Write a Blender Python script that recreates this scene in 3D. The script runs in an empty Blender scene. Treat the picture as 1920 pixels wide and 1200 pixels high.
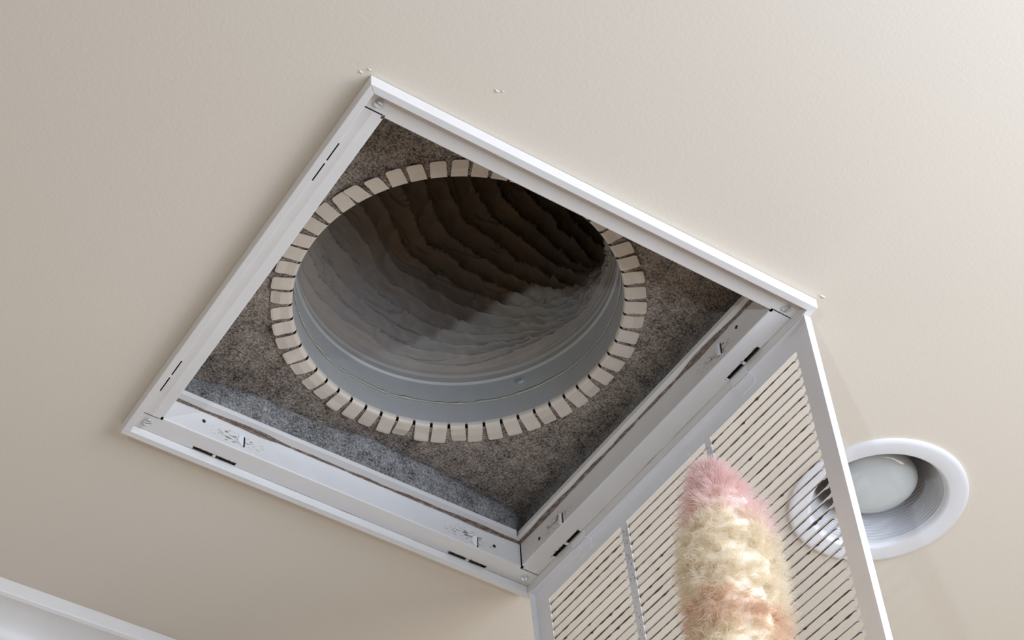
import bpy, bmesh, math, random
from mathutils import Vector, Matrix, noise

random.seed(7)
sc = bpy.context.scene
COL = sc.collection
S = 0.52            # side of the vent frame in metres; the plan below is drawn in frame sides
H = 2.6             # ceiling height
def W(x, y, z=0.0):
    return Vector((x * S, y * S, z * S + H))

# ------------------------------------------------------------------ camera, world, lights, exposure
cam_d = bpy.data.cameras.new('camera')
cam = bpy.data.objects.new('camera', cam_d); COL.objects.link(cam)
R = Matrix(((0.84592438, -0.53290767, -0.02052699),
            (0.33033049, 0.55379921, -0.76432205),
            (0.41868091, 0.63977797, 0.64450791)))
rot = R.transposed() @ Matrix(((1, 0, 0), (0, -1, 0), (0, 0, -1)))
cam.matrix_world = Matrix.Translation(W(-1.09988472, -1.87368023, -2.99993234)) @ rot.to_4x4()
cam_d.sensor_fit = 'HORIZONTAL'; cam_d.sensor_width = 36.0
cam_d.lens = 3888.72 / 1920 * 36
cam_d.shift_x = (960 - 836.042) / 1920
cam_d.shift_y = (1105.396 - 600) / 1920
cam_d.clip_start = 0.02
sc.camera = cam

world = bpy.data.worlds.new('room_light'); sc.world = world
world.use_nodes = True
bg = world.node_tree.nodes['Background']
bg.inputs[0].default_value = (0.150, 0.082, 0.036, 1); bg.inputs[1].default_value = 1.0

def area(name, loc, target, sx, sy, power, col):
    d = bpy.data.lights.new(name, 'AREA'); d.shape = 'RECTANGLE'; d.size = sx; d.size_y = sy
    d.energy = power; d.color = col
    o = bpy.data.objects.new(name, d); COL.objects.link(o)
    o.location = loc
    o.rotation_euler = (Vector(target) - Vector(loc)).to_track_quat('-Z', 'Y').to_euler()
    return o
# daylight: a near window pane behind the camera and a taller one further to the right
area('window_light', W(1.3, -2.4, -1.3), W(1.2, 0.3, -1.1), 0.9, 0.9, 21, (0.81, 0.96, 1.24))
area('side_window_light', W(3.2, -2.6, -1.8), W(1.0, 0.5, -1.4), 1.2, 1.3, 27, (0.87, 0.88, 0.86))
# the photographer's small light, low and to the left of the camera
fl = bpy.data.lights.new('hand_lamp', 'SPOT'); fl.energy = 78; fl.color = (0.72, 0.87, 1.0)
fl.shadow_soft_size = 0.035; fl.spot_size = math.radians(80); fl.spot_blend = 0.6
flo = bpy.data.objects.new('hand_lamp', fl); COL.objects.link(flo)
flo.location = W(0.06 - 1.33 * 2.9, 0.06 - 1.05 * 2.9, -2.9)
flo.rotation_euler = (W(0.7, 0.6, 0.1) - flo.location).to_track_quat('-Z', 'Y').to_euler()

vs = sc.view_settings
sc.display_settings.display_device = 'sRGB'
vs.view_transform = 'Standard'; vs.look = 'None'; vs.gamma = 1.0; vs.exposure = 0.0
vs.use_curve_mapping = False

# ------------------------------------------------------------------ materials
class NT:
    def __init__(self, name):
        self.m = bpy.data.materials.new(name); self.m.use_nodes = True
        self.t = self.m.node_tree; self.b = self.t.nodes['Principled BSDF']
    def n(self, typ, **kw):
        nd = self.t.nodes.new(typ)
        for k, v in kw.items():
            if k in nd.inputs: nd.inputs[k].default_value = v
            else: setattr(nd, k, v)
        return nd
    def l(self, a, b): self.t.links.new(a, b)
    def noise(self, vec, scale, detail=4, rough=0.55):
        nd = self.n('ShaderNodeTexNoise'); nd.inputs['Scale'].default_value = scale
        nd.inputs['Detail'].default_value = detail; nd.inputs['Roughness'].default_value = rough
        if vec: self.l(vec, nd.inputs['Vector'])
        return nd
    def ramp(self, src, stops):
        nd = self.n('ShaderNodeValToRGB'); e = nd.color_ramp.elements
        while len(e) < len(stops): e.new(0.5)
        for k, (p, c) in enumerate(stops):
            e[k].position = p; e[k].color = (c if len(c) == 4 else (*c, 1)) if hasattr(c, '__len__') else (c, c, c, 1)
        self.l(src, nd.inputs[0]); return nd
    def math(self, op, a, b=None, c=None, clamp=False):
        nd = self.n('ShaderNodeMath', operation=op); nd.use_clamp = clamp
        for i, v in enumerate((a, b, c)):
            if v is None: continue
            if isinstance(v, (int, float)): nd.inputs[i].default_value = v
            else: self.l(v, nd.inputs[i])
        return nd.outputs[0]
    def mix(self, f, a, b):
        nd = self.n('ShaderNodeMix', data_type='RGBA')
        if isinstance(f, (int, float)): nd.inputs[0].default_value = f
        else: self.l(f, nd.inputs[0])
        for sock, v in ((nd.inputs[6], a), (nd.inputs[7], b)):
            if hasattr(v, 'links'): self.l(v, sock)
            else: sock.default_value = (*v, 1)
        return nd.outputs[2]
    def bump(self, h, strength, dist):
        nd = self.n('ShaderNodeBump'); nd.inputs['Strength'].default_value = strength
        nd.inputs['Distance'].default_value = dist
        self.l(h, nd.inputs['Height']); self.l(nd.outputs[0], self.b.inputs['Normal'])
    def coord(self, k='Object'):
        return self.n('ShaderNodeTexCoord').outputs[k]
    def base(self, c):
        if hasattr(c, 'links'): self.l(c, self.b.inputs['Base Color'])
        else: self.b.inputs['Base Color'].default_value = (*c, 1)
    def set(self, **kw):
        for k, v in kw.items():
            self.b.inputs[k.replace('_', ' ')].default_value = v
        return self

def mat_ceiling():
    t = NT('ceiling_paint'); c = t.coord()
    a = t.noise(c, 230, 3); b = t.noise(c, 3, 3)
    t.base(t.mix(b.outputs[0], (0.745, 0.674, 0.562), (0.765, 0.694, 0.580)))
    t.set(Roughness=0.75); t.b.inputs['Specular IOR Level'].default_value = 0.25
    t.bump(a.outputs[0], 0.16, 0.0012); return t.m
def mat_white(name, col=(0.83, 0.83, 0.83), rough=0.35):
    t = NT(name); c = t.coord()
    a = t.noise(c, 300, 2); b = t.noise(c, 14, 4)
    k = t.ramp(b.outputs[0], [(0.35, 0.0), (0.8, 1.0)])
    t.base(t.mix(k.outputs[0], col, tuple(v * 0.94 for v in col)))
    t.set(Roughness=rough); t.bump(a.outputs[0], 0.12, 0.0004); return t.m
def mat_rail():
    """white enamel with brown dust along the inside bend (UV: u along the rail, v across the profile, in frame sides)"""
    t = NT('dusty_white_enamel')
    uv = t.n('ShaderNodeUVMap'); uv.uv_map = 'profile'
    sep = t.n('ShaderNodeSeparateXYZ'); t.l(uv.outputs[0], sep.inputs[0])
    u, v = sep.outputs[0], sep.outputs[1]
    mp = t.n('ShaderNodeMapping'); mp.inputs['Scale'].default_value = (9, 60, 1); t.l(uv.outputs[0], mp.inputs[0])
    st = t.noise(mp.outputs[0], 1.0, 5, 0.7)
    mp2 = t.n('ShaderNodeMapping'); mp2.inputs['Scale'].default_value = (60, 240, 1); t.l(uv.outputs[0], mp2.inputs[0])
    sp = t.noise(mp2.outputs[0], 1.0, 4, 0.7)
    lo = t.noise(uv.outputs[0], 4.0, 2)
    # band at the ledge corner  v = VC
    d = t.math('ABSOLUTE', t.math('SUBTRACT', v, VC + 0.003))
    w = t.math('MULTIPLY_ADD', lo.outputs[0], 0.026, -0.0055)
    w = t.math('MULTIPLY_ADD', st.outputs[0], 0.006, t.math('SUBTRACT', w, 0.004))
    band = t.math('MULTIPLY', t.math('SUBTRACT', w, d), 520, clamp=True)
    fine = t.ramp(sp.outputs[0], [(0.30, 0.55), (0.55, 1.0)])
    band = t.math('MULTIPLY', band, fine.outputs[0])
    # specks round the four retaining tabs on the throat
    specks = None
    for cu in (0.235, 0.80):
        du = t.math('MULTIPLY', t.math('SUBTRACT', u, cu), 11.0)
        dv = t.math('MULTIPLY', t.math('SUBTRACT', v, VT + 0.026), 36.0)
        r2 = t.math('ADD', t.math('MULTIPLY', du, du), t.math('MULTIPLY', dv, dv))
        k = t.math('SUBTRACT', 1.0, r2, clamp=True)
        specks = k if specks is None else t.math('MAXIMUM', specks, k)
    thr = t.math('MULTIPLY_ADD', specks, -0.20, 0.70)
    sk = t.math('MULTIPLY', t.math('SUBTRACT', sp.outputs[0], thr), 14.0, clamp=True)
    sk = t.math('MULTIPLY', sk, t.math('GREATER_THAN', specks, 0.001))
    # grime line where the flange meets the rim
    d2 = t.math('ABSOLUTE', t.math('SUBTRACT', v, VF))
    w2 = t.math('MULTIPLY_ADD', st.outputs[0], 0.010, -0.0035)
    g = t.math('MULTIPLY', t.math('SUBTRACT', w2, d2), 500, clamp=True)
    g = t.math('MULTIPLY', g, 0.75)
    m = t.math('MAXIMUM', band, t.math('MAXIMUM', sk, g))
    warm = t.noise(uv.outputs[0], 12, 3)
    white = t.mix(t.ramp(warm.outputs[0], [(0.4, 0.0), (0.9, 1.0)]).outputs[0], (0.755, 0.735, 0.70), (0.71, 0.685, 0.645))
    dirt = t.mix(fine.outputs[0], (0.26, 0.19, 0.14), (0.15, 0.10, 0.07))
    t.base(t.mix(m, white, dirt))
    t.set(Roughness=0.34)
    t.l(t.math('MULTIPLY_ADD', m, 0.5, 0.34), t.b.inputs['Roughness'])
    return t.m
def mat_felt(name, c0, c1):
    t = NT(name); c = t.coord()
    a = t.noise(c, 420, 3, 0.75); b = t.noise(c, 60, 4, 0.7); e = t.noise(c, 9, 3)
    k = t.math('ADD', t.math('MULTIPLY', a.outputs[0], 0.8), t.math('MULTIPLY', b.outputs[0], 0.35))
    k = t.math('ADD', k, t.math('MULTIPLY', e.outputs[0], 0.16))
    r = t.ramp(k, [(0.50, c0), (0.66, tuple((p + q) / 2.3 for p, q in zip(c0, c1))), (0.86, c1)])
    t.base(r.outputs[0]); t.set(Roughness=0.95); t.b.inputs['Specular IOR Level'].default_value = 0.1
    t.bump(k, 0.9, 0.003); return t.m
def mat_metal(name, col, rough=0.5, metallic=0.35, scale=40):
    t = NT(name); c = t.coord()
    a = t.noise(c, scale, 4); f = t.noise(c, 900, 2)
    t.base(t.mix(a.outputs[0], tuple(v * 0.9 for v in col), tuple(min(1, v * 1.06) for v in col)))
    t.set(Roughness=rough, Metallic=metallic); t.bump(f.outputs[0], 0.2, 0.0004); return t.m
def mat_plain(name, col, rough=0.8):
    t = NT(name); t.base(col); t.set(Roughness=rough); return t.m
def mat_fabric():
    t = NT('duct_liner_film'); c = t.coord()
    a = t.noise(c, 45, 5, 0.7); b = t.noise(c, 500, 2); e = t.noise(c, 9, 3)
    k = t.ramp(e.outputs[0], [(0.35, (0.38, 0.325, 0.26)), (0.65, (0.30, 0.278, 0.255))])
    t.base(t.mix(t.ramp(a.outputs[0], [(0.3, 0.0), (0.8, 0.45)]).outputs[0], k.outputs[0], (0.24, 0.205, 0.17)))
    t.set(Roughness=0.6); t.b.inputs['Specular IOR Level'].default_value = 0.25
    h = t.math('ADD', t.math('MULTIPLY', a.outputs[0], 1.0), t.math('MULTIPLY', b.outputs[0], 0.06))
    t.bump(h, 0.25, 0.002); return t.m
def mat_wool(name, fibre):
    t = NT(name); c = t.coord()
    sep = t.n('ShaderNodeSeparateXYZ'); t.l(c, sep.inputs[0])
    n1 = t.noise(c, 26, 4, 0.6); n2 = t.noise(c, 240, 2)
    side = t.math('ADD', t.math('MULTIPLY', sep.outputs[0], 0.27), t.math('MULTIPLY', sep.outputs[1], -0.22))
    zz = t.math('ADD', sep.outputs[2], side)
    z = t.math('ADD', zz, t.math('MULTIPLY', t.math('SUBTRACT', n1.outputs[0], 0.5), 0.075))
    f = t.math('DIVIDE', t.math('MULTIPLY', z, -1.0), 0.42)
    cream = (0.95, 0.85, 0.67); cream2 = (0.97, 0.87, 0.67)
    r = t.ramp(f, [(0.0, (0.98, 0.74, 0.70)), (0.155, (0.98, 0.78, 0.74)), (0.20, cream), (0.40, cream),
                   (0.44, (0.84, 0.61, 0.43)), (0.475, (0.86, 0.64, 0.46)), (0.53, cream2)])
    col = t.mix(t.ramp(n2.outputs[0], [(0.35, 0.0), (0.75, 0.40)]).outputs[0], r.outputs[0], (0.97, 0.92, 0.82))
    t.base(col); t.set(Roughness=0.8); t.b.inputs['Specular IOR Level'].default_value = 0.15
    if fibre:
        tr = t.n('ShaderNodeBsdfTranslucent'); t.l(col, tr.inputs[0])
        mx = t.n('ShaderNodeMixShader'); mx.inputs[0].default_value = 0.35
        t.l(t.b.outputs[0], mx.inputs[1]); t.l(tr.outputs[0], mx.inputs[2])
        t.l(mx.outputs[0], t.t.nodes['Material Output'].inputs['Surface'])
    return t.m

# cumulative profile distances used by the rail material (kept in step with the profile below)
ZR, ZF, ZL = -0.0258, -0.006, 0.0595
T1, T2, T3 = 0.0155, 0.064, 0.0885
VF = 0.0258 + T1 + (ZF - ZR)
VT = VF + (T2 - T1)
VC = VT + (ZL - ZF)

M = dict(ceil=mat_ceiling(), baffle=mat_white('baffle_enamel', (0.66, 0.66, 0.66), 0.3), rail=mat_rail(), white=mat_white('white_enamel', (0.88, 0.88, 0.885)), trimw=mat_white('white_trim_paint', (0.80, 0.775, 0.72), 0.4),
         lamp=mat_white('white_lamp_trim', (0.80, 0.80, 0.80), 0.25),
         felt=mat_felt('brown_felt', (0.05, 0.041, 0.032), (0.66, 0.565, 0.47)),
         feltw=mat_felt('window_lit_felt', (0.045, 0.043, 0.04), (0.50, 0.485, 0.455)),  # same felt, greyed to paint in the cool window light on the walls
         galv=mat_metal('galvanised_collar', (0.44, 0.435, 0.41), 0.55, 0.2),
         tab=mat_metal('galvanised_tab_warm_lit', (0.68, 0.60, 0.495), 0.6, 0.1, 120),  # same galvanised metal as the collar; warm room light painted in as beige
         zinc=mat_metal('zinc_screw', (0.75, 0.78, 0.78), 0.3, 0.8, 300),
         caulk=mat_plain('cream_sealant', (0.42, 0.385, 0.31), 0.8), dark=mat_plain('painted_hole_shade', (0.012, 0.009, 0.008), 0.9),  # near-black fill paints the shade inside slits and holes
         dust=mat_plain('grey_brown_dust', (0.105, 0.080, 0.066), 1.0), film=mat_fabric(),
         wool=mat_wool('wool', True), woolc=mat_wool('wool_core', False), stick=mat_plain('pale_plastic', (0.8, 0.76, 0.66), 0.4))
g = NT('opal_glass'); g.base((0.60, 0.63, 0.615)); g.set(Roughness=0.12); g.b.inputs['Coat Weight'].default_value = 0.4; M['opal'] = g.m

# ------------------------------------------------------------------ mesh helpers
def empty(name, loc, label, cat, group=None, rotz=0.0):
    o = bpy.data.objects.new(name, None); COL.objects.link(o); o.empty_display_size = 0.05
    o.location = loc
    o['label'] = label; o['category'] = cat
    if group: o['group'] = group
    return o
def origin(parent):
    v = Vector((0, 0, 0))
    while parent is not None:
        v = v + Vector(parent.location); parent = parent.parent
    return v
def link(name, me, mat, parent=None, loc=None):
    o = bpy.data.objects.new(name, me); COL.objects.link(o)
    if parent: o.parent = parent
    if loc is not None: o.location = loc
    return o
class MB:
    """collects geometry in world metres and links it as one mesh"""
    def __init__(self): self.v = []; self.f = []; self.mi = []; self.uv = []
    def add(self, vs, fs, mi=0, uv=None):
        k = len(self.v); self.v += [Vector(p) for p in vs]
        for f in fs: self.f.append([k + i for i in f]); self.mi.append(mi)
        self.uv += (uv if uv else [(0, 0)] * len(vs))
    def grid(self, rows, mi=0, skip=None, closed=False, uv=None):
        nr, nc = len(rows), len(rows[0]); k = len(self.v)
        for r in rows: self.v += [Vector(p) for p in r]
        if uv:
            for r in uv: self.uv += r
        else: self.uv += [(0, 0)] * (nr * nc)
        for i in range(nr - 1):
            for j in range(nc if closed else nc - 1):
                if skip and skip(i, j): continue
                j2 = (j + 1) % nc
                self.f.append([k + i * nc + j, k + i * nc + j2, k + (i + 1) * nc + j2, k + (i + 1) * nc + j]); self.mi.append(mi)
    def box(self, o, a, b, c, mi=0):
        """box from corner o with edge vectors a, b, c"""
        o, a, b, c = Vector(o), Vector(a), Vector(b), Vector(c)
        vs = [o, o + a, o + a + b, o + b, o + c, o + a + c, o + a + b + c, o + b + c]
        self.add(vs, [(0, 3, 2, 1), (4, 5, 6, 7), (0, 1, 5, 4), (1, 2, 6, 5), (2, 3, 7, 6), (3, 0, 4, 7)], mi)
    def build(self, name, mats, parent=None, smooth=False, solid=None, offset=-1, base=None, uvname=None, angle=None, bevel=None):
        at = Vector(base) if base is not None else Vector((0, 0, 0))
        org = origin(parent) + at
        me = bpy.data.meshes.new(name)
        me.from_pydata([tuple(p - org) for p in self.v], [], self.f)
        mats = mats if isinstance(mats, (list, tuple)) else [mats]
        for m in mats: me.materials.append(m)
        me.polygons.foreach_set('material_index', self.mi)
        if uvname:
            l = me.uv_layers.new(name=uvname)
            for lp in me.loops: l.data[lp.index].uv = self.uv[lp.vertex_index]
        bm = bmesh.new(); bm.from_mesh(me); bmesh.ops.recalc_face_normals(bm, faces=bm.faces[:]); bm.to_mesh(me); bm.free()
        if smooth:
            me.shade_smooth()
            if angle: me.set_sharp_from_angle(angle=math.radians(angle))
        me.update()
        o = link(name, me, None, parent, at)
        if bevel:
            m = o.modifiers.new('soft_edges', 'BEVEL'); m.width = bevel; m.segments = 2; m.limit_method = 'ANGLE'
        if solid:
            m = o.modifiers.new('sheet', 'SOLIDIFY'); m.thickness = solid; m.offset = offset
        return o
def lathe(mb, centre, prof, n=96, mi=0, axis=None, closed_top=False):
    rows = []
    for r, z in prof:
        rows.append([W(centre[0] + r * math.cos(2 * math.pi * k / n), centre[1] + r * math.sin(2 * math.pi * k / n), z) for k in range(n)])
    mb.grid(rows, mi, closed=True)
def loopfill(loops, z):
    """flat face with holes at height z (frame sides)"""
    bm = bmesh.new(); edges = []
    for lp in loops:
        vs = [bm.verts.new(W(x, y, z)) for x, y in lp]
        for i in range(len(vs)): edges.append(bm.edges.new((vs[i], vs[(i + 1) % len(vs)])))
    bmesh.ops.triangle_fill(bm, use_beauty=True, edges=edges)
    bm.verts.index_update()
    mb = MB(); mb.add([v.co.copy() for v in bm.verts], [[v.index for v in f.verts] for f in bm.faces]); bm.free(); return mb
def circ(cx, cy, r, n=96): return [(cx + r * math.cos(2 * math.pi * k / n), cy + r * math.sin(2 * math.pi * k / n)) for k in range(n)]
def warp(x, y): return x + 0.012 * x * y, y + 0.012 * x * y       # the frame is a few millimetres out of square
def F(x, y, z):
    a, b = warp(x, y); return W(a, b, z)

# ------------------------------------------------------------------ the setting
LC = (1.489, 0.377)
hole = [warp(0.003, 0.003), warp(0.997, 0.003), warp(0.997, 0.997), warp(0.003, 0.997)]
mb = loopfill([[(-3.4, -2.6), (4.6, -2.6), (4.6, 1.74), (-3.4, 1.74)], hole, circ(*LC, 0.165)], 0.0)
ceiling = mb.build('ceiling', M['ceil'], solid=0.02 * S, offset=1)
for p in ceiling.data.polygons:
    if p.normal.z > 0: p.flip()
ceiling.data.update()
ceiling['kind'] = 'structure'; ceiling['label'] = 'cream painted drywall ceiling with a fine orange peel texture'
ceiling.modifiers['sheet'].offset = -1
mb = MB(); mb.box(W(-3.4, 1.73, -5.0), (8 * S, 0, 0), (0, 0.08 * S, 0), (0, 0, 5.0 * S))
o = mb.build('wall_back', M['trimw']); o['kind'] = 'structure'; o['label'] = 'off-white wall below the crown moulding'
prof = [(1.573, 0.0), (1.573, -0.034), (1.575, -0.037), (1.579, -0.039)]
for k in range(15):
    a = k / 14 * math.pi / 2
    prof.append((1.581 + 0.080 * math.sin(a), -0.125 + 0.084 * math.cos(a)))
prof += [(1.663, -0.20), (1.70, -0.215), (1.7305, -0.22)]
mb = MB(); mb.grid([[W(x, y, z) for x in (-3.4, 4.6)] for y, z in prof])
o = mb.build('trim_1', M['trimw'], smooth=True, angle=35); o['kind'] = 'structure'; o['label'] = 'white crown moulding along the ceiling edge'

# small paint nicks on the ceiling
mb = MB()
def fleck(x, y, r, seed):
    rnd = random.Random(seed)
    ring = [W(x + r * rnd.uniform(0.5, 1.2) * math.cos(a), y + r * 0.5 * rnd.uniform(0.5, 1.2) * math.sin(a), -0.0003) for a in [k * math.pi / 4 for k in range(8)]]
    mb.add(ring + [W(x, y, -0.0025)], [(k, (k + 1) % 8, 8) for k in range(8)])
fleck(-0.018, 0.004, 0.007, 1); fleck(-0.008, -0.008, 0.005, 2); fleck(0.205, -0.085, 0.007, 3); fleck(0.215, -0.09, 0.004, 4)
fleck(1.006, -0.012, 0.008, 5); fleck(1.24, 0.235, 0.004, 6)
o = mb.build('paint_chip', M['ceil'], ceiling); o['kind'] = 'stuff'

# ------------------------------------------------------------------ the vent: frame rails and hinged grille
vent = empty('air_vent', W(0.5, 0.5, 0), 'large square white return air vent with its louvred door hanging open', 'vent')
SLOTS = [(0.152, 0.197), (0.204, 0.25), (0.773, 0.818), (0.826, 0.87)]
def rail(kind):
    """kind 0 AB, 1 BC, 2 DC, 3 AD; t inward, u along"""
    def P(t, u, z):
        return {0: F(u, t, z), 1: F(1 - t, u, z), 2: F(u, 1 - t, z), 3: F(t, u, z)}[kind]
    mb = MB()
    def strip(pts, starts, v0, usplit=None, skip=None):
        rows, uvs, v = [], [], v0
        for i, (t, z) in enumerate(pts):
            if i: v += math.hypot(t - pts[i - 1][0], z - pts[i - 1][1])
            a = starts[i]; us = usplit if usplit else [k / 24 for k in range(25)]
            us = [a + (1 - 2 * a) * q for q in us] if not usplit else us
            rows.append([P(t, q, z) for q in us]); uvs.append([(q, v) for q in us])
        mb.grid(rows, skip=skip, uv=uvs); return v
    rr = 0.0013
    T3 = {0: 0.0815, 1: 0.083, 2: 0.0885, 3: 0.0865}[kind]
    def bend(cx, cz, a0, a1, n=4, r=rr):
        return [(cx + r * math.cos(math.radians(a0 + (a1 - a0) * k / n)), cz + r * math.sin(math.radians(a0 + (a1 - a0) * k / n))) for k in range(n + 1)]
    rim = [(0.0, -0.0012)] + bend(rr, ZR + rr, 180, 270) + bend(T1 - rr, ZR + rr, 270, 360) + [(T1, ZF - 0.0004)]
    strip(rim, [t + (0.0004 if z < -0.001 else 0) for t, z in rim], 0.0)
    butt = kind in (1, 3)
    s0 = T2 - 0.0027 if butt else T1 + 0.0003
    us = sorted({s0, 1 - s0, *[q for s in SLOTS for q in s]} | {s0 + (1 - 2 * s0) * k / 12 for k in range(13)})
    ts = [T1, T1 + 0.001, T1 + 0.0098, T2 - 0.006]
    def skip(i, j):
        if i != 1: return False
        m = (us[j] + us[j + 1]) / 2
        return any(a < m < b for a, b in SLOTS)
    strip([(t, ZF) for t in ts], [0] * 4, VF, us, skip)
    # bend from flange into the throat, throat, ledge
    gap = 0.004 if butt else 0.0005
    th = [(T2 - 0.006, ZF)] + bend(T2 - 0.003, ZF + 0.003, 270, 360, 5, 0.003) + [(T2, 0.025), (T2, ZL - 0.001)]
    strip(th, [max(t, T2 - 0.0005) + gap for t, z in th], VT - 0.006)
    le = [(T2, ZL - 0.001), (T2 + 0.001, ZL), (T3, ZL), (T3, ZL + 0.012)]
    strip(le, [t + 0.0003 for t, z in le], VC)
    o = mb.build('frame_rail', M['rail'], vent, solid=0.0011 * S, offset=-1, uvname='profile')
    return o, P
rails = [rail(k) for k in range(4)]
# normals of the open sheets face the room so that the sheet thickness goes behind
for (o, P), probe in zip(rails, range(4)):
    me = o.data
    down = [p for p in me.polygons if abs(p.normal.z) > 0.9]
    bm = bmesh.new(); bm.from_mesh(me)
    seen = set()
    for f in bm.faces:
        if f in seen: continue
        isl = [f]; seen.add(f); st = [f]
        while st:
            x = st.pop()
            for e in x.edges:
                for q in e.link_faces:
                    if q not in seen: seen.add(q); isl.append(q); st.append(q)
        s = sum(q.normal.z * q.calc_area() for q in isl)
        if s > 0: bmesh.ops.reverse_faces(bm, faces=isl)
    bm.to_mesh(me); bm.free()

def disc_frame(n):
    n = Vector(n).normalized(); a = n.orthogonal().normalized(); return a, n.cross(a), n
def screw(pos, nrm, r, ang, parent, mat):
    """pan head with a real straight slot: two raised halves on a low disc"""
    a, b, n = disc_frame(nrm); ca, sa = math.cos(ang), math.sin(ang); a, b = a * ca + b * sa, b * ca - a * sa
    mb = MB(); N = 20
    rows = [[pos + a * (r * q * math.cos(2 * math.pi * k / N)) + b * (r * q * math.sin(2 * math.pi * k / N)) + n * h for k in range(N)]
            for q, h in ((1.0, 0.0), (1.0, 0.12 * r), (0.05, 0.16 * r))]
    mb.grid(rows, closed=True); mb.add(rows[2], [list(range(N))])
    for s in (-1, 1):
        ring = []
        off = 0.13 * r
        a0 = math.asin(0.13 / 0.97)
        pts = [(math.cos(a0 + (math.pi - 2 * a0) * k / 10) * 0.97, math.sin(a0 + (math.pi - 2 * a0) * k / 10) * 0.97) for k in range(11)]
        low = [pos + a * (x * r) + b * (s * y * r) + n * (0.1 * r) for x, y in pts]
        mid = [pos + a * (x * r * 0.93) + b * (s * (off / r + (y - off / r) * 0.9) * r) + n * (0.42 * r) for x, y in pts]
        top = [pos + a * (x * r * 0.6) + b * (s * (off / r + (y - off / r) * 0.55) * r) + n * (0.55 * r) for x, y in pts]
        mb.grid([low, mid, top], closed=True); mb.add(top, [list(range(11))])
    return mb.build('screw', mat, parent, smooth=True, angle=40)
for (x, y), an in zip(((0.040, 0.040), (0.9605, 0.043), (0.9625, 0.9625), (0.040, 0.9605)), (0.6, 2.2, 0.2, 1.1)):
    screw(F(x, y, ZF), (0, 0, -1), 0.0092 * S, an, vent, M['zinc'])

# retaining tabs; throat slits and round holes are near-black plugs painting in their shade
def throat(kind, u, z, out=0.0):
    return {2: F(u, 1 - T2 - out, z), 1: F(1 - T2 - out, u, z), 0: F(u, T2 + out, z), 3: F(T2 + out, u, z)}[kind]
for kind, tabs, holes in ((2, ((0.243, 0.022), (0.818, 0.013)), ((0.153, 0.034), (0.866, 0.022))),
                          (1, ((0.216, 0.025), (0.776, 0.011)), ((0.161, 0.037), (0.862, 0.020)))):
    for u, z in tabs:
        rr, sgn = 0.0145, -1 if kind in (2, 0) else 1
        mb = MB(); N = 12
        fan = []
        for k in range(N + 1):
            a = math.pi / 2 + math.pi * k / N
            fan.append((u + sgn * rr * 0.8 * -math.cos(a) * 1.0, z + rr * math.sin(a), 0.0003 + 0.0050 * (1 + math.cos(a)) if False else 0.0004))
        outer = [throat(kind, a, b, 0.0004) for a, b, c in fan]
        inner = [throat(kind, u + (a - u) * 0.96 - sgn * 0.0, z + (b - z) * 0.96, 0.0042 * (1 - abs(a - u) / rr * 0.8) + 0.0004) for a, b, c in fan]
        mb.grid([outer, inner]); mb.add(inner, [list(range(N + 1))]); mb.add([outer[0], outer[-1], inner[-1], inner[0]], [(0, 1, 2, 3)])
        mb.build('retaining_tab', M['white'], vent)
        # closed near-black plug beside the tab, painting the shade of an open cut
        mb = MB(); hw, hh = 0.0017, 0.0148
        q = [throat(kind, u + sgn * -0.0036 + dx * hw, z + dz * hh, 0.0006) for dx, dz in ((-1, -1), (1, -1), (1, 0.8), (0, 1), (-1, 0.8))]
        q2 = [throat(kind, u + sgn * -0.0036 + dx * hw, z + dz * hh, -0.004) for dx, dz in ((-1, -1), (1, -1), (1, 0.8), (0, 1), (-1, 0.8))]
        mb.add(q, [list(range(5))]); mb.grid([q, q2], closed=True)
        mb.build('painted_slit', M['dark'], vent)
    for u, z in holes:
        mb = MB(); q = [throat(kind, u + 0.0038 * math.cos(k * math.pi / 8), z + 0.0046 * math.sin(k * math.pi / 8), 0.0006) for k in range(16)]
        q2 = [throat(kind, u + 0.0038 * math.cos(k * math.pi / 8), z + 0.0046 * math.sin(k * math.pi / 8), -0.004) for k in range(16)]
        mb.add(q, [list(range(16))]); mb.grid([q, q2], closed=True); mb.build('painted_hole', M['dark'], vent)
# fluff caught at the slot edges
mb = MB(); rnd = random.Random(5)
for kind in (1, 2):
    P = rails[kind][1]
    for a, b in SLOTS:
        for k in range(26):
            u = rnd.uniform(a - 0.004, b + 0.004); t = T1 + 0.0098 + rnd.gauss(0, 0.0012); s = rnd.uniform(0.0008, 0.0022)
            c = P(t, u, ZF - 0.0006); d = Vector((rnd.gauss(0, 1), rnd.gauss(0, 1), rnd.gauss(0, .4))).normalized() * s * S
            e = Vector((rnd.gauss(0, 1), rnd.gauss(0, 1), rnd.gauss(0, .4))).normalized() * s * S * 0.5
            f = Vector((0, 0, -0.0008 * S))
            mb.add([c - d, c + e, c + d, c - e, c + f], [(0, 1, 4), (1, 2, 4), (2, 3, 4), (3, 0, 4), (0, 3, 2, 1)])
o = mb.build('dust_fluff', M['dust'], vent); o['kind'] = 'stuff'

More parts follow.
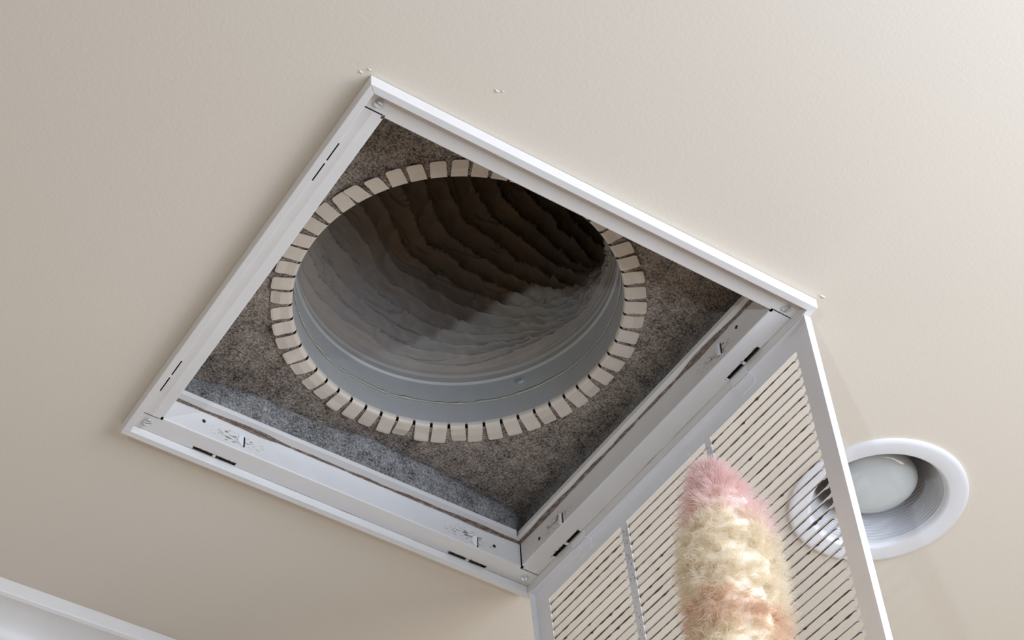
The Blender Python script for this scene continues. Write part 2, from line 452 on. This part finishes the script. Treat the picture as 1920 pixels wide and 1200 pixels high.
# --- the grille door, hung from the right-hand rail
A0 = Vector((1.0004, 0.0256, -0.0267)); A1 = Vector((1.0115, 0.99, -0.0267))
EV = (A1 - A0).normalized(); ED = Vector((0.0597, 0, -1)).normalized(); EN = EV.cross(ED).normalized()
if EN.x > 0: EN = -EN                  # EN points towards the camera side (the door's inner face)
def Dr(v, d, n=0.0): q = A0 + EV * v + ED * d + EN * n; return W(q.x, q.y, q.z)
DW, DH, LIP = 0.9665, 0.945, 0.0142
COLS = [(0.0535, 0.3305), (0.3475, 0.6215), (0.6425, 0.9168)]
D0, PITCH, NROW = 0.0450, 0.02345, 37
D1 = D0 + PITCH * NROW + 0.004
TH = 0.0022
mb = MB()
def pbox(v0, v1, d0, d1, n0, n1):
    o = Dr(v0, d0, n0); mb.box(o, Dr(v1, d0, n0) - o, Dr(v0, d1, n0) - o, Dr(v0, d0, n1) - o)
pbox(0, DW, 0, D0, -TH, 0); pbox(0, DW, D1, DH, -TH, 0)
edges = [0] + [q for c in COLS for q in c] + [DW]
for k in range(0, 8, 2): pbox(edges[k], edges[k + 1], D0, D1, -TH, 0)
FT = 0.0020
pbox(0, FT, 0, DH, 0, LIP); pbox(DW - FT, DW, 0, DH, 0, LIP); pbox(FT, DW - FT, 0, FT, 0, LIP); pbox(FT, DW - FT, DH - FT, DH, 0, LIP)
door = mb.build('grille_door', M['white'], vent)
door['label'] = 'open louvred door hanging down from one side of the frame'
for v0, v1, hook in ((0.1735, 0.229, 1), (0.742, 0.797, 1)):
    mb = MB()
    def pb(a, b, d0, d1, n0, n1):
        o = Dr(a, d0, n0); mb.box(o, Dr(b, d0, n0) - o, Dr(a, d1, n0) - o, Dr(a, d0, n1) - o)
    # embossed leaf on the door face with clipped corners, folded over the lip and hooked up into the slot
    lo = [Dr(v0, 0.002, 0.0022), Dr(v1, 0.002, 0.0022), Dr(v1, 0.019, 0.0022), Dr(v1 - 0.006, 0.0255, 0.0022), Dr(v0 + 0.004, 0.0255, 0.0022), Dr(v0, 0.019, 0.0022)]
    bk = [p - (Dr(0, 0, 0.0024) - Dr(0, 0, 0)) for p in lo]
    mb.add(lo, [list(range(6))]); mb.grid([lo, bk], closed=True)
    pb(v0 + 0.001, v1 - 0.001, 0.0008, 0.0032, 0.0, LIP + 0.001)
    pb(v0 + 0.004, v1 - 0.004, -0.0185, 0.0032, LIP - 0.0008, LIP + 0.0012)
    mb.build('hinge_leaf', M['white'], door)
# louvres: each blade flat in the plate at its ends and turned edge-on between them
PHI = math.radians(36.5); CH = 0.0172
def blade(col, seed):
    rnd = random.Random(seed); v0, v1 = COLS[col]; n = 26
    ph = PHI + math.radians(rnd.gauss(0, 1.6)); mb = MB(); sec = []
    wob = rnd.uniform(0, 6.28)
    us = [0, 0.003, 0.006, 0.009, 0.013, 0.020] ; L = v1 - v0
    us = us + [0.03 + (L - 0.06) * k / 8 for k in range(9)] + [L - q for q in reversed(us)]
    base = Dr(v0, 0, 0)
    rows = []
    for u in us:
        e = min(u, L - u); k = min(1, e / 0.010); k = k * k * (3 - 2 * k)
        p = ph * k + math.radians(0.5) * math.sin(wob + u * 9)
        dd, nn = math.cos(p), math.sin(p); h = CH / 2 * (0.40 + 0.60 * k); t = 0.0006
        def q(s, tt): return Dr(v0 + u, s * h * dd - tt * nn, s * h * nn + tt * dd - 0.001) - base
        rows.append([q(-1, -t), q(1, -t), q(1, t), q(-1, t)])
    mb.grid(rows, closed=True); mb.mi = [1 if (i % 4 == 1 and False) else 0 for i in range(len(mb.mi))]
    mb.add(rows[0], [(0, 1, 2, 3)]); mb.add(rows[-1], [(3, 2, 1, 0)])
    me = bpy.data.meshes.new('slat'); me.from_pydata([tuple(v) for v in mb.v], [], mb.f); me.materials.append(M['white'])
    bm = bmesh.new(); bm.from_mesh(me); bmesh.ops.recalc_face_normals(bm, faces=bm.faces[:]); bm.to_mesh(me); bm.free()
    return me, ph, us
proto = [[blade(c, 40 + c * 17 + k) for k in range(7)] for c in range(3)]
dorg = origin(door)
dust = MB(); rnd = random.Random(11)
for c in range(3):
    for r in range(NROW):
        me, ph, us = proto[c][rnd.randrange(7)]
        d = D0 + PITCH * (r + 0.42) + 0.006
        o = link('slat', me, None, door, Dr(COLS[c][0], d, 0) - dorg)
        if d > 0.86: continue
        # ragged dust along the near edge
        v0, v1 = COLS[c]; L = v1 - v0; h = CH / 2
        amt = rnd.choice((0.0001, 0.0002, 0.0004, 0.0006, 0.0010)); ph0 = rnd.uniform(0, 50)
        n = 60; top, bot = [], []
        clump = [(rnd.random(), rnd.uniform(0.001, 0.0026)) for _ in range(rnd.choice((0, 0, 0, 1, 2)))]
        for k in range(n + 1):
            u = 0.006 + (L - 0.012) * k / n; e = min(u, L - u); kk = min(1, e / 0.010); kk = kk * kk * (3 - 2 * kk); p = ph * kk
            w = amt * max(0.0, 0.55 + 1.5 * noise.noise(Vector((u * 55, ph0, r)))) + 0.0004 * max(0, noise.noise(Vector((u * 260, ph0, 3.1))))
            for cu, cw in clump: w += cw * math.exp(-((u / L - cu) / 0.013) ** 2)
            dd, nn = math.cos(p), math.sin(p)
            def q(s, tt): return Dr(v0 + u, d + s * h * dd - tt * nn, s * h * nn + tt * dd - 0.001)
            top.append(q(1.04, -w - 0.00012)); bot.append(q(1.04, 0.00022 + w * 0.5))
        back = [t - (Dr(0, 0, 0.0016) - Dr(0, 0, 0)) for t in top]
        dust.grid([top, bot, back])
o = dust.build('dust_line', M['dust'], door); o['kind'] = 'stuff'
# dust film specks on the dividers
mb = MB(); rnd = random.Random(3)
for c in (0, 1):
    v0, v1 = COLS[c][1], COLS[c + 1][0]
    for k in range(150):
        v = rnd.uniform(v0 + 0.001, v1 - 0.001); d = rnd.uniform(D0 + 0.012, 0.82); a = rnd.uniform(0, 6.28); s = rnd.uniform(0.0006, 0.0018)
        q = [Dr(v + s * math.cos(a + t), d + 1.6 * s * math.sin(a + t), 0.0002) for t in (0, 1.5, 3.3, 4.6)]
        mb.add(q + [Dr(v, d, 0.0009)], [(0, 1, 4), (1, 2, 4), (2, 3, 4), (3, 0, 4)])
o = mb.build('dust_speck', mat_plain('light_grey_dust', (0.33, 0.29, 0.26), 1.0), door); o['kind'] = 'stuff'

# ------------------------------------------------------------------ felt-lined box above the vent
RC = (0.5, 0.497); RR, ZB = 0.3376, 0.154
box = empty('plenum_box', W(0.5, 0.5, 0.07), 'square duct box behind the vent lined with brown felt, walls tinted with cool window light', 'duct box')
def interp(tab, x):
    for (a, p), (b, q) in zip(tab, tab[1:]):
        if x <= b:
            k = max(0, (x - a) / (b - a)); k = k * k * (3 - 2 * k); return p + (q - p) * k
    return tab[-1][1]
DCT = [(0.0, 0.955), (0.135, 0.931), (0.184, 0.918), (0.268, 0.909), (0.414, 0.914), (0.537, 0.897), (0.663, 0.905), (0.827, 0.921), (0.918, 0.930), (0.958, 0.948), (1.02, 0.99)]
BCT = [(0.0, 0.975), (0.174, 0.962), (0.237, 0.956), (0.412, 0.958), (0.632, 0.957), (0.786, 0.951), (0.90, 0.955), (0.94, 0.963), (1.02, 1.0)]
OUT = 1.05
mb = loopfill([[(-0.04, -0.04), (OUT, -0.04), (OUT, OUT), (-0.04, OUT)], circ(*RC, RR + 0.006, 112)], ZB)
mb.build('felt_board', M['felt'], box)
def fwalls():
    for kind in ('dc', 'bc', 'ab', 'ad'):
        seed = {'dc': 1.0, 'bc': 2.0, 'ab': 3.0, 'ad': 4.0}[kind]
        rows = []; ZS = [0.0605, 0.066, 0.08, 0.095, 0.11, 0.125, 0.138, 0.147, 0.1545]
        for z in ZS:
            k = (z - 0.0605) / (0.154 - 0.0605); row = []
            for i in range(61):
                u = i / 60 * 1.02
                wav = 0.003 * noise.noise(Vector((u * 9, z * 20, seed * 3.0)))
                if kind == 'dc':
                    b = 0.940; t = interp(DCT, u); cr_ = 0.016 * max(0, (k - 0.78) / 0.22) ** 2
                    row.append(W(u, cr_ + b + (t - b) * k ** 0.8 - 0.006 * math.sin(k * math.pi) * (1 if u < .93 else .3) + wav, z))
                elif kind == 'bc':
                    b = 0.955; t = interp(BCT, u); row.append(W(b + (t - b) * k ** 0.8 - 0.004 * math.sin(k * math.pi) + wav, u, z))
                elif kind == 'ab': row.append(W(u, 0.07 + wav - 0.01 * k, z))
                else: row.append(W(0.07 + wav - 0.01 * k, u, z))
            rows.append(row)
        mb = MB(); mb.grid(rows); mb.build('felt_wall', M['feltw'], box, smooth=True)
fwalls()
# unseen shell added to block light, sitting on the back of the ceiling board
mb = MB()
q0 = [W(-0.05, -0.05, 0.021), W(OUT + 0.01, -0.05, 0.021), W(OUT + 0.01, OUT + 0.01, 0.021), W(-0.05, OUT + 0.01, 0.021)]
q1 = [p + Vector((0, 0, 0.15 * S)) for p in q0]
mb.grid([q0, q1], closed=True)
mb.build('light_block_side', M['galv'], box)
mb = loopfill([[(-0.05, -0.05), (OUT + 0.01, -0.05), (OUT + 0.01, OUT + 0.01), (-0.05, OUT + 0.01)], circ(*RC, RR + 0.002, 112)], 0.171)
mb.build('light_block_top', M['galv'], box)

# ------------------------------------------------------------------ collar with bent tabs
collar = empty('duct_collar', W(RC[0], RC[1], 0.2), 'round grey metal duct collar with a ring of bent tabs on the felt', 'duct collar')
mb = MB()
pr = [(RR, ZB + 0.007), (RR, 0.20), (RR, 0.278)]
for k in range(7):
    a = math.pi * k / 6; pr.append((RR - 0.0045 * math.sin(a), 0.281 + 0.011 * k / 6))
pr += [(RR - 0.001, 0.300), (RR - 0.003, 0.304), (RR - 0.004, 0.330), (RR + 0.004, 0.333), (RR + 0.006, 0.30)]
lathe(mb, RC, pr, 160); mb.build('collar_ring', M['galv'], collar, smooth=True, angle=50)
# ragged bead of sealant
mb = MB(); n = 260; rows = []
for i in range(6):
    a = 2 * math.pi * i / 5 if i < 5 else 0
    row = []
    for k in range(n):
        t = 2 * math.pi * k / n
        j = 1 + 0.7 * noise.noise(Vector((math.cos(t) * 22, math.sin(t) * 22, 1.0))) + 0.5 * noise.noise(Vector((math.cos(t) * 60, math.sin(t) * 60, 4.0)))
        rad = 0.0036 * max(0.25, j)
        zz = 0.2235 + 0.0025 * noise.noise(Vector((math.cos(t) * 5, math.sin(t) * 5, 9.0)))
        r = RR - 0.0002 - rad * 0.8 * (0.5 + 0.5 * math.cos(a)); z = zz + rad * math.sin(a)
        row.append(W(RC[0] + r * math.cos(t), RC[1] + r * math.sin(t), z))
    rows.append(row)
mb.grid(rows, closed=True); mb.build('sealant_bead', M['caulk'], collar, smooth=True)
a = math.radians(33.5)
screw(W(RC[0] + RR * math.cos(a), RC[1] + RR * math.sin(a), 0.262), (-math.cos(a), -math.sin(a), 0), 0.0085 * S, 0.9, collar, M['zinc'])
rnd = random.Random(21)
STEP = 360 / 56
for k in range(56):
    am = math.radians(-22.6 + STEP * (k + 0.5)); hw = RR * math.radians(STEP) / 2 - 0.0030
    ln = 0.044 + rnd.uniform(-0.002, 0.003); sk = math.radians(rnd.gauss(0, 3.0))
    deg = (math.degrees(am) + 180) % 360 - 180
    if abs(deg + 155) < 2.5: sk = math.radians(-9)
    if abs(deg + 161) < 2.5: sk = math.radians(9)
    if abs(deg + 148.6) < 2.5: sk = math.radians(-7)
    er = Vector((math.cos(am), math.sin(am), 0)); et = Vector((-math.sin(am), math.cos(am), 0))
    zt = -0.0016 - rnd.uniform(0, 0.0022); tilt = rnd.uniform(-0.004, 0.002)
    # rows across the tab: up the collar, round the bend, out along the felt, rounded corners
    prof = [(0.0, 0.012), (0.0, 0.007), (0.0008, 0.0032), (0.003, 0.0004), (0.0065, -0.0012), (ln * 0.55, zt), (ln - 0.005, zt + tilt), (ln - 0.0015, zt + tilt), (ln, zt + tilt)]
    rows = []
    for i, (r, z) in enumerate(prof):
        w = hw if i < 7 else (hw - 0.0014 if i == 7 else hw - 0.005)
        row = []
        for s in (-1, -0.5, 0, 0.5, 1):
            rr = RR + r; tt = s * w + math.tan(sk) * max(0, r - 0.004)
            # near the root the tab follows the curve of the collar
            curve = (RR - math.sqrt(max(0, RR * RR - (s * w) ** 2))) * max(0, 1 - r / 0.02)
            row.append(W(RC[0], RC[1], ZB + z) + (er * (rr - curve) + et * tt) * S)
        rows.append(row)
    mb = MB(); mb.grid(rows)
    o = mb.build('tab', M['tab'], collar, solid=0.0008 * S, offset=0)

# ------------------------------------------------------------------ flexible duct, gathered fabric-like liner over a wire helix
duct = empty('flexible_duct', W(RC[0], RC[1], 0.3), 'wrinkled flexible duct liner rising into the dark above the collar', 'duct')
NT_, NS = 840, 560
bend_dir = Vector((0.86, -0.51, 0))
side = Vector((0, 0, 1)).cross(bend_dir)
rows = []
LEN, NF = 1.25, 25
off = up = 0.0; ds = LEN / NS
for i in range(NS + 1):
    s = LEN * i / NS
    th = min(1.15, 0.16 + 1.7 * s); rt = th * min(1, s / 0.12)
    c = Vector((RC[0], RC[1], 0.318)) + bend_dir * off + Vector((0, 0, up))
    off += ds * math.sin(th); up += ds * math.cos(th)
    x_ax = bend_dir * math.cos(rt) - Vector((0, 0, 1)) * math.sin(rt)
    row = []
    for k in range(NT_):
        t = 2 * math.pi * k / NT_; ct, st_ = math.cos(t), math.sin(t)
        n1 = noise.noise(Vector((ct * 1.7, st_ * 1.7, s * 3)))
        n2 = noise.noise(Vector((ct * 5, st_ * 5, s * 10 + 4)))
        ph = NF * s / LEN + 2.6 * (1 - math.exp(-s * 9)) + t / (2 * math.pi) + 0.60 * n1 + 0.13 * n2
        fl_ = math.floor(ph); fr = ph - fl_
        ram = min(1, s / 0.02) * (0.42 + 0.58 * min(1, s / 0.28))
        va = noise.noise(Vector((ct * 2.5, st_ * 2.5, fl_ * 1.7)))
        amp = (0.031 + 0.016 * va) * ram
        scal = 1 - math.sin(math.pi * fr ** 0.8)             # cloth billows out between the wires
        # long creases running slightly askew along each billow, sharp along the crest
        tt = t * 2.6 + fl_ * 2.37
        cr = noise.noise(Vector((tt, fr * 1.9 + t * 1.3, fl_ * 5.3)))
        cr2 = noise.noise(Vector((tt * 2.3 + 4, fr * 2.6 - t * 2.2, fl_ * 3.9 + 9)))
        cr3 = noise.noise(Vector((tt * 5.5, fr * 3.0 + t * 6, fl_ * 2.9 + 20)))
        rad = 0.333 - amp * scal - ram * (0.019 * max(0.0, 0.42 - abs(cr)) + 0.013 * max(0.0, 0.4 - abs(cr2)) + 0.004 * max(0.0, 0.35 - abs(cr3))) * 1.6
        p = c + (x_ax * ct + side * st_) * rad
        row.append(W(p.x, p.y, p.z))
    rows.append(row)
mb = MB(); mb.grid(rows, closed=True)
cap = Vector((0, 0, 0))
for p in rows[-1]: cap += p
mb.add(rows[-1] + [cap / NT_], [(k, (k + 1) % NT_, NT_) for k in range(NT_)])
# skirt tying the liner over the collar
mb.grid([rows[0], [W(RC[0] + (RR + 0.02) * math.cos(2 * math.pi * k / NT_ + math.atan2(bend_dir.y, bend_dir.x)), RC[1] + (RR + 0.02) * math.sin(2 * math.pi * k / NT_ + math.atan2(bend_dir.y, bend_dir.x)), 0.172) for k in range(NT_)]], closed=True)
mb.build('duct_liner', M['film'], duct, smooth=True)

# ------------------------------------------------------------------ recessed ceiling light
lamp = empty('recessed_light', W(LC[0], LC[1], 0), 'round white recessed ceiling light with stepped baffle and unlit bulb', 'light')
mb = MB()
pr = [(0.1915, 0.0), (0.1915, -0.006), (0.188, -0.0085), (0.182, -0.0088)]
for k in range(9):
    a = k / 8; pr.append((0.180 - 0.027 * a, -0.0088 + 0.0025 * a * a))
for k in range(7):
    a = k / 6 * math.pi / 2; pr.append((0.153 - 0.008 * math.sin(a), -0.0063 + 0.012 * (1 - math.cos(a))))
lathe(mb, LC, pr, 160); mb.build('trim_ring', M['lamp'], lamp, smooth=True, angle=40)
mb = MB(); pr = []; NB = 22
for k in range(NB):
    z0 = 0.008 + k * 0.0075; r0 = 0.1415 - 0.0012 * k
    pr += [(r0, z0), (r0 + 0.0034, z0 + 0.0006), (r0 + 0.0030, z0 + 0.0052), (r0 - 0.0008, z0 + 0.0058)]
pr += [(0.112, 0.176), (0.02, 0.180), (0.0005, 0.180)]
pr = [(0.1475, 0.003)] + pr
lathe(mb, LC, pr, 140); mb.build('baffle', M['baffle'], lamp, smooth=True, angle=25)
mb = MB(); pr = []
for k in range(15):
    a = k / 14 * math.radians(88); pr.append((0.0005 + 0.0935 * math.sin(a), 0.055 - 0.034 * math.cos(a)))
pr += [(0.0925, 0.063), (0.087, 0.078), (0.072, 0.10), (0.05, 0.125), (0.035, 0.15), (0.03, 0.178)]
lathe(mb, LC, pr, 72); mb.build('bulb', M['opal'], lamp, smooth=True)

# ------------------------------------------------------------------ lambswool duster in front of the grille
TIP = Vector((0.884, 0.226, -0.335)); END = Vector((0.922, 0.250, -0.98))
duster = empty('wool_duster', W(*TIP), 'fluffy cream wool duster with pink tip and tan band, held up before the grille', 'duster')
AX = (END - TIP).normalized(); LN = (END - TIP).length
pa = AX.orthogonal().normalized(); pb_ = AX.cross(pa)
RP = [(0.0, 0.003), (0.012, 0.012), (0.035, 0.026), (0.07, 0.044), (0.11, 0.061), (0.17, 0.074), (0.26, 0.079), (0.40, 0.076), (0.52, 0.070), (0.60, 0.052), (0.625, 0.025)]
def prad(s):
    for (a, p), (b, q) in zip(RP, RP[1:]):
        if s <= b: return p + (q - p) * (s - a) / (b - a)
    return RP[-1][1]
def dpt(s, t, r):
    lean = Vector((-0.012, 0.010, 0)) * max(0, 1 - s / 0.12) ** 2
    q = TIP + AX * s + lean + (pa * math.cos(t) + pb_ * math.sin(t)) * r; return W(q.x, q.y, q.z)
mb = MB(); rows = []
for i in range(46):
    s = 0.625 * i / 45
    rows.append([dpt(s, 2 * math.pi * k / 48, prad(s) * (1 + 0.10 * noise.noise(Vector((math.cos(k * .131) * 3, math.sin(k * .131) * 3, s * 14))))) for k in range(48)])
mb.grid(rows, closed=True); mb.add(rows[0], [list(range(48))]); mb.add(rows[-1], [list(range(48))])
mb.build('wool_core', M['woolc'], duster, smooth=True)
# wool: curly locks of fine fibres
rnd = random.Random(99)
sizes, pts, rads = [], [], []
o0 = W(*TIP)
NL, PER, NP = 1900, 16, 9
for l in range(NL):
    s = rnd.uniform(0.0, 0.61) if l > 160 else rnd.uniform(0, 0.06)
    t = rnd.uniform(0, 2 * math.pi); r0 = prad(s)
    nrm = (dpt(s, t, r0 + 0.01) - dpt(s, t, r0)).normalized()
    tan = (dpt(s, t + 0.05, r0) - dpt(s, t, r0)).normalized(); axw = (dpt(s + 0.01, t, r0) - dpt(s, t, r0)).normalized()
    if s < 0.05: nrm = (nrm - axw * (1.2 * (1 - s / 0.05))).normalized()
    flow = (axw * rnd.gauss(-0.1 if s < 0.12 else 0.25, 0.6) + tan * rnd.gauss(0, 0.7))
    tipzone = s < 0.13
    length = (rnd.uniform(0.026, 0.042) if tipzone else rnd.uniform(0.020, 0.036)) * S
    cr = (rnd.uniform(0.001, 0.0025) if tipzone else rnd.uniform(0.0035, 0.0065)) * S
    turns = rnd.uniform(0.6, 1.1) if tipzone else rnd.uniform(0.9, 1.7); ph = rnd.uniform(0, 6.28)
    wid = rnd.uniform(0.006, 0.011) * S
    for f in range(PER):
        a = rnd.uniform(0, 6.28); rr = wid * math.sqrt(rnd.random())
        root = dpt(s, t, r0 - 0.004) - o0 + tan * (rr * math.cos(a)) + axw * (rr * math.sin(a))
        ll = length * rnd.uniform(0.7, 1.12); fz = Vector((rnd.gauss(0, 1), rnd.gauss(0, 1), rnd.gauss(0, 1))) * 0.0016
        dirv = (nrm + flow * 0.75).normalized()
        for k in range(NP):
            q = k / (NP - 1)
            ang = ph + turns * 2 * math.pi * q
            clump = 1 - 0.55 * q
            base = dpt(s, t, r0 - 0.004) - o0
            p = base + (root - base) * clump + nrm * (ll * 0.62 * q) + dirv * (ll * 0.38 * q * q)
            p += (tan * math.cos(ang) + axw * math.sin(ang)) * (cr * min(1, q * 1.6)) + fz * q * q * 1.5
            pts += [p.x, p.y, p.z]; rads.append(0.00017 * (1 - 0.55 * q))
        sizes.append(NP)
# stray flyaway fuzz
for l in range(2600):
    s = rnd.uniform(0.0, 0.61); t = rnd.uniform(0, 6.283); r0 = prad(s)
    nrm = (dpt(s, t, r0 + 0.01) - dpt(s, t, r0)).normalized(); d = (nrm + Vector((rnd.gauss(0, .6), rnd.gauss(0, .6), rnd.gauss(0, .6)))).normalized()
    b = dpt(s, t, r0) - o0; ll = rnd.uniform(0.02, 0.046) * S; w = Vector((rnd.gauss(0, 1), rnd.gauss(0, 1), rnd.gauss(0, 1))) * 0.004
    for k in range(NP):
        q = k / (NP - 1); p = b + d * (ll * q) + w * math.sin(q * 3.1); pts += [p.x, p.y, p.z]; rads.append(0.00009 * (1 - 0.6 * q))
    sizes.append(NP)
hc = bpy.data.hair_curves.new('wool_fibre'); hc.add_curves(sizes)
hc.attributes['position'].data.foreach_set('vector', pts)
ra = hc.attributes.get('radius') or hc.attributes.new('radius', 'FLOAT', 'POINT')
ra.data.foreach_set('value', rads)
hc.materials.append(M['wool'])
hw_ = bpy.data.objects.new('wool_fibre', hc); COL.objects.link(hw_); hw_.parent = duster; hw_['kind'] = 'stuff'
# handle below the head, out of the picture
mb = MB(); rows = []
for s, r in ((0.60, 0.014), (0.66, 0.016), (0.72, 0.013), (1.35, 0.013), (1.37, 0.008)):
    rows.append([dpt(s, 2 * math.pi * k / 16, r) for k in range(16)])
mb.grid(rows, closed=True); mb.add(rows[-1], [list(range(16))]); mb.build('handle', M['stick'], duster, smooth=True, angle=40)
